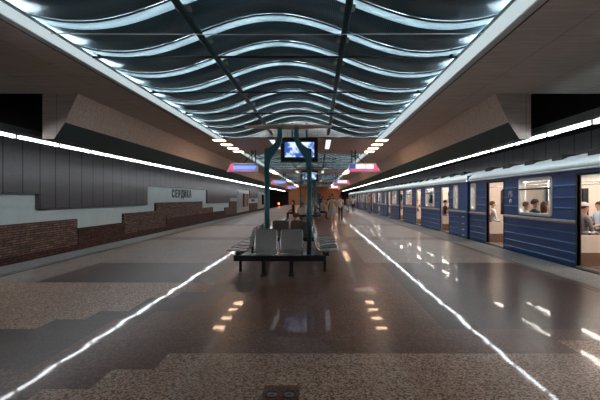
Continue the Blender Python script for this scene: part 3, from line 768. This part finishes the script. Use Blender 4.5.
# ------------------------------------------------------------------ train
TX = CX+5.57      # near skin of the carriages
def car(y0, LEN, doors, wins, plainends=(0.0, 0.0)):
    """local x: 0 = near skin, positive away from the platform; local y from the near end"""
    t = empty('train_carriage', (TX, y0, 0))
    Z0, ZT = -.95, 2.13; WD = 2.68
    DZ0, DZ1 = .04, 1.99; WZ0, WZ1 = 1.07, 2.0
    ops = sorted([(a, b, 'd') for a, b in doors]+[(a, b, 'w') for a, b in wins])
    def side(name, x0, x1, closed):
        b = MB(); y = 0
        for a, c, kd in ops:
            b.box(x0, x1, y, a, Z0, ZT, M['blue'])
            lo, hi = (DZ0, DZ1) if kd == 'd' else (WZ0, WZ1)
            b.box(x0, x1, a, c, Z0, lo, M['blue']); b.box(x0, x1, a, c, hi, ZT, M['blue'])
            y = c
        b.box(x0, x1, y, LEN, Z0, ZT, M['blue'])
        return b.build(name, t)
    side('side_panel', 0, .05, False); side('side_panel', WD-.05, WD, True)
    # inner lining of both sides
    b = MB()
    for x0, x1 in ((.052,.075), (WD-.075, WD-.052)):
        y = .1
        for a, c, kd in ops:
            if a > y: b.box(x0, x1, y, a, 0, ZT, M['cream'])
            lo, hi = (0, DZ1) if kd == 'd' else (WZ0, WZ1)
            if kd == 'w': b.box(x0, x1, a, c, 0, lo, M['cream'])
            b.box(x0, x1, a, c, hi, ZT, M['cream']); y = c
        b.box(x0, x1, y, LEN-.1, 0, ZT, M['cream'])
    b.build('inner_lining', t)
    # ends with a gangway door
    for ya, yb in ((0, .05), (LEN-.05, LEN)):
        e_ = MB(); e_.box(0, .95, ya, yb, Z0, ZT+.2, M['blue']); e_.box(1.75, WD, ya, yb, Z0, ZT+.2, M['blue']); e_.box(.95, 1.75, ya, yb, 1.95, ZT+.3, M['blue']); e_.box(.95, 1.75, ya, yb, Z0, 0, M['blue'])
        e_.build('end_wall', t)
        yi = (yb+.01, yb+.03) if ya == 0 else (ya-.03, ya-.01)
        e_ = MB(); e_.box(.06, WD-.06, *yi, 0, ZT+.1, M['cream'])
        e_.build('end_lining', t)
        yj = (yi[1], yi[1]+.01) if ya == 0 else (yi[0]-.01, yi[0])
        e_ = MB(); e_.prism([(1.1,.9),(1.6,.9),(1.6,1.75),(1.5,1.85),(1.2,1.85),(1.1,1.75)], yj[0], yj[1], 'y', M['darkglass']); e_.build('gangway_window', t)
    # roof
    pr = [(0,2.11),(-.035,2.13),(-.05,2.19),(-.02,2.27),(.08,2.36),(.3,2.46),(.7,2.54),(1.34,2.57)]
    full = pr+[(WD-x, z) for x, z in pr[::-1][1:]]
    r = MB()
    n = len(full)
    ends = [(0,.10), (.12,.0), (LEN-.12,.0), (LEN,.10)]
    vs = []
    for yy, dn in ends:
        for x, z in full: vs.append((x, yy, z-dn*(1 if z > 2.3 else .2)))
    fs = [(k*n+i, k*n+i+1, (k+1)*n+i+1, (k+1)*n+i) for k in range(3) for i in range(n-1)]
    r.add(vs, fs, M['roof'], True)
    r.build('roof', t)
    r = MB(); r.tube([(-.045, .03, 2.12), (-.045, LEN-.03, 2.12)], .022, M['roof'], 8); r.build('gutter', t)
    # roof vents
    yv = .75
    while yv < LEN-.6:
        v = MB(); v.prism([(yv,2.36),(yv+.45,2.36),(yv+.45,2.50),(yv+.08,2.53)], .16, .62, 'x', M['void']); v.build('roof_vent', t); yv += 1.3
    # belt rail and pressed ribs
    def runs(lo, hi):
        out = []; y = .02
        for a, c, kd in ops:
            zl, zh = (DZ0-.05, DZ1+.02) if kd == 'd' else (WZ0-.04, WZ1+.04)
            if hi > zl and lo < zh:
                m_ = .06 if kd == 'w' else .03
                if a-m_ > y: out.append((y, a-m_))
                y = c+m_
        out.append((y, LEN-.02)); return out
    b = MB()
    for a, c in runs(.93, 1.01): b.prism([(0,.925),(-.035,.94),(-.045,.97),(-.035,1.0),(0,1.015)], a, c, 'y', M['belt'])
    b.build('belt_rail', t)
    for z in (1.78, 1.51, 1.265, .726, .50, .293, .10):
        b = MB()
        for a, c in runs(z-.012, z+.012):
            if plainends[0] and a < plainends[0]: a = plainends[0]
            if a < c: b.prism([(0,z-.03),(-.016,z-.012),(-.016,z+.008),(0,z+.02)], a, c, 'y', M['blue2'])
        b.build('rib', t)
    # windows: rounded pale frame, transom and pane
    for a, c in wins:
        for x0, x1 in ((-.02,.07), (WD-.07, WD+.02)):
            def rr(a, c, z0, z1, r):
                return [(a+r,z0),(c-r,z0),(c-r*.3,z0+r*.3),(c,z0+r),(c,z1-r),(c-r*.3,z1-r*.3),(c-r,z1),(a+r,z1),(a+r*.3,z1-r*.3),(a,z1-r),(a,z0+r),(a+r*.3,z0+r*.3)]
            O = rr(a-.02, c+.02, WZ0-.02, WZ1+.02, .10); I = rr(a+.045, c-.045, WZ0+.045, WZ1-.045, .09)
            f = MB(); n = len(O)
            for i in range(n):
                j_ = (i+1) % n
                for x in (x0, x1): f.add([(x,*O[i]),(x,*O[j_]),(x,*I[j_]),(x,*I[i])], [(0,1,2,3)], M['winframe'])
                f.add([(x0,*I[i]),(x0,*I[j_]),(x1,*I[j_]),(x1,*I[i])], [(0,1,2,3)], M['winframe'])
                f.add([(x0,*O[i]),(x0,*O[j_]),(x1,*O[j_]),(x1,*O[i])], [(0,1,2,3)], M['winframe'])
            # fill square corners behind the rounding
            w = f.build('window_frame', t)
            g = MB(); g.box((x0+x1)/2-.003, (x0+x1)/2+.003, a+.04, c-.04, WZ0+.04, WZ1-.04, M['glass']); g.build('pane', w)
            if c-a > .8:
                h = MB(); h.box(x0-.002, x1, a+.03, c-.03, 1.715, 1.75, M['black']); h.build('transom', w)
    # doorways
    for a, c in doors:
        f = MB()
        for yy in (a-.035, c): f.box(-.012, .09, yy, yy+.035, -.02, DZ1+.03, M['rubber'])
        f.box(-.012, .09, a-.035, c+.035, DZ1, DZ1+.035, M['rubber']); f.build('door_surround', t)
        s_ = MB(); s_.box(-.03, .12, a, c, .0, .045, M['steel']); s_.build('door_sill', t)
        for k in (0, 1):   # closed leaves on the far side
            ya = a+(c-a)/2*k; yb = ya+(c-a)/2
            d = MB(); x0, x1 = WD-.045, WD-.015
            d.box(x0, x1, ya+.01, yb-.01, .04, .95, M['cream']); d.box(x0, x1, ya+.01, yb-.01, 1.8, DZ1, M['cream'])
            d.box(x0, x1, ya+.01, ya+.13, .95, 1.8, M['cream']); d.box(x0, x1, yb-.13, yb-.01, .95, 1.8, M['cream'])
            dd = d.build('door_leaf', t)
            MB().box(x0+.01, x1-.01, ya+.13, yb-.13, .95, 1.8, M['darkglass']).build('pane', dd)
    # saloon
    MB().box(.06, WD-.06, .05, LEN-.05, -.03, .03, M['brownkick']).build('floor_panel', t)
    MB().box(.06, WD-.06, .05, LEN-.05, 2.22, 2.25, M['white']).build('ceiling_panel', t)
    for x in (.75, 1.85): MB().box(x-.07, x+.07, .5, LEN-.5, 2.185, 2.219, M['cabin']).build('cabin_light', t)
    gaps = []; y = .12
    for a, c in doors: gaps.append((y, a)); y = c
    gaps.append((y, LEN-.12))
    for a, c in gaps:
        if c-a < .5: continue
        a2, c2 = a+.08, c-.08
        for s in (0, 1):
            X = (lambda v: v) if s == 0 else (lambda v: WD-v)
            def bx(mb, x0, x1, *r): q = sorted((X(x0), X(x1))); mb.box(q[0], q[1], *r)
            b = MB(); bx(b, .10, .56, a2, c2, .40, .48, M['seatred']); bx(b, .09, .18, a2, c2, .48, .95, M['seatred']); bx(b, .12, .48, a2+.03, c2-.03, .03, .40, M['brownkick'])
            b.build('bench_seat', t)
            for yy in (a+.02, c-.06):
                if yy < .3 or yy > LEN-.4: continue
                q = MB(); bx(q, .085, .60, yy, yy+.04, .32, .70, M['cream']); bx(q, .085, .60, yy, yy+.04, .03, .32, M['brownkick'])
                q.build('partition', t)
                q = MB(); q.tube([(X(.62), yy+.02, .03), (X(.62), yy+.02, 2.22)], .017, M['chrome'], 8); q.tube([(X(.09),yy+.02,.76),(X(.62),yy+.02,.76)], .014, M['chrome'], 8); q.build('grab_pole', t)
            q = MB(); q.tube([(X(.62), a2, 1.88), (X(.62), c2, 1.88)], .015, M['chrome'], 8); q.build('handrail', t)
    # underframe
    MB().box(.25, WD-.25, .4, LEN-.4, -1.15, -.1, M['black']).build('underframe', t)
    return t
c1 = car(-4.4, 19.1, [(2.6,3.8),(7.2,8.4),(11.8,13.0),(16.4,17.6)], [(.5,1.0),(4.72,6.28),(9.32,10.88),(13.92,15.48),(18.5,18.96)])
tag(c1, 'nearest blue carriage with open doors, its number plate beside a window full of heads', 'train carriage', 'blue metro carriages')
# number and emblem on the near carriage
for txt, z, dy in (('МВТ', 1.655, 0), ('1', 1.575, .11), ('121', 1.575, -.05)):
    me = text_mesh(txt, .10, 'number_lettering', M['white'], .003)
    o = bpy.data.objects.new('number_lettering', me); COL.objects.link(o); o.parent = c1
    o.rotation_euler = (pi/2, 0, -pi/2); o.location = (-.012, 15.95+dy, z)
e_ = MB(); e_.tube([(-.004,15.95,1.40),(-.02,15.95,1.40)], .075, M['belt'], 16); e_.build('emblem', c1)
D2 = [(2.1,3.3),(6.7,7.9),(11.3,12.5),(15.9,17.1)]; W2 = [(1.0,1.5),(4.22,5.78),(8.82,10.38),(13.42,14.98),(17.7,18.2)]
c2 = car(14.9, 19.1, D2, W2, (.9, 0))
tag(c2, 'second blue carriage, plain blue corner with small white steps at its near end', 'train carriage', 'blue metro carriages')
stp = MB()
for z in (.78, .52, .30, .08): 
    MB().box(-.05, 0, .30, .46, z-.015, z+.015, M['white']).build('foot_step', c2)
for k, (yy, w) in enumerate(((34.1, 'third'), (53.3, 'fourth'))):
    c = copy_tree(c2); c.location = (TX, yy, 0)
    tag(c, '%s blue carriage from the camera, far down the platform' % w, 'train carriage', 'blue metro carriages')

# passengers; near benches run along the platform side, sitters face away from the platform
PX = TX+.33
def rider(y, lab, **k): return person((PX, y, .07), R(90), lab, 'sit', group=None, **k)
rider(8.93, 'passenger in grey jacket and pale cap seated inside the nearest open door', top='grey', bottom='black', hair='dark', sleeves='long', cap='white', height=1.7)
rider(9.45, 'dark haired passenger in white seated second from the nearest open door', top='white', bottom='black', hair='dark', height=1.7)
rider(10.02, 'brown haired passenger, rightmost head in the nearest carriage window', top='beige', bottom='jeans', hair='auburn', long=True, height=1.66)
rider(10.48, 'auburn haired passenger, second head from right in the nearest carriage window', top='pink', bottom='jeans', hair='auburn', long=True, height=1.72)
rider(10.95, 'dark haired tall passenger, second head from left in the nearest carriage window', top='black', bottom='jeans', hair='dark', height=1.80)
rider(11.42, 'fair haired passenger, leftmost head in the nearest carriage window', top='white', bottom='black', hair='brown', height=1.70)
rider(13.62, 'passenger in white shirt seated past the second open door of the nearest carriage', top='white', bottom='jeans', hair='brown', sleeves='long', height=1.7)
for yy, lab, tp, hr in ((18.65, 'passenger in black seated just past the first open door of the second carriage', 'black', 'dark'), (19.9, 'passenger in white, head in first wide window of the second carriage', 'white', 'dark'),
                    (24.0, 'passenger in beige, head in middle wide window of the second carriage', 'beige', 'brown'), (28.6, 'passenger in grey, head in last wide window of the second carriage', 'grey', 'dark')):
    rider(yy, lab, top=tp, bottom='black', hair=hr, height=1.72)
person((TX+.75, 17.65, .03), R(90), 'passenger in black standing inside the first open door of the second carriage', 'stand', 'black', 'navy', 'dark', height=1.7, sleeves='long')
person((TX+2.30, 11.15, .07), R(-90), 'dark haired passenger in pale blue shirt on far bench inside the nearest open door', 'sit', 'denim', 'black', 'dark', height=1.7)
person((TX+2.30, 10.5, .07), R(-90), 'passenger in beige at the right edge inside the nearest open door', 'sit', 'beige', 'black', 'brown', height=1.7)
# ------------------------------------------------------------------ lights, world, camera
def area(loc, sx, sy, power, col, rot=(0,0,0), name='area_light'):
    l = bpy.data.lights.new(name, 'AREA'); l.shape = 'RECTANGLE'; l.size = sx; l.size_y = sy; l.energy = power; l.color = col
    o = bpy.data.objects.new(name, l); COL.objects.link(o); o.location = loc; o.rotation_euler = rot
    return o
# amber lamps by the far wall
for x in (-4, 4):
    lp = empty('wall_lamp', (x, YE-2.6, ZC)); tag(lp, 'amber ceiling lamp by the far wall, %s one' % ('left' if x < 0 else 'right'), 'lamp')
    MB().box(-.6,.6,-.2,.2,-.04,-.001, M['sodium']).build('lamp_face', lp)
sgl = MB().tube([(-7.3,YE-4,.35),(-7.3,YE-4.06,.35)], .14, M['red'], 10)
sgl.box(-7.5,-7.1,YE-4,YE-3.9,-1.3,.6, M['black'])
tag(sgl.build('signal_lamp'), 'small red signal lamp at the mouth of the left tunnel', 'signal')
w = bpy.data.worlds.new('world'); SC.world = w; w.use_nodes = True
w.node_tree.nodes['Background'].inputs[0].default_value = (.10,.11,.13,1); w.node_tree.nodes['Background'].inputs[1].default_value = .5
cam = bpy.data.cameras.new('camera'); co = bpy.data.objects.new('camera', cam); COL.objects.link(co)
co.location = (CX, 0, CZ); co.rotation_euler = (pi/2, 0, 0)
cam.lens = 24; cam.sensor_width = 36; cam.shift_x = -18/600; cam.shift_y = -2/600; cam.clip_end = 300
SC.camera = co
SC.view_settings.view_transform = 'Standard'; SC.view_settings.look = 'None'; SC.view_settings.gamma = 1
SC.view_settings.use_curve_mapping = False; SC.view_settings.exposure = 2.15
SC.cycles.use_denoising = True
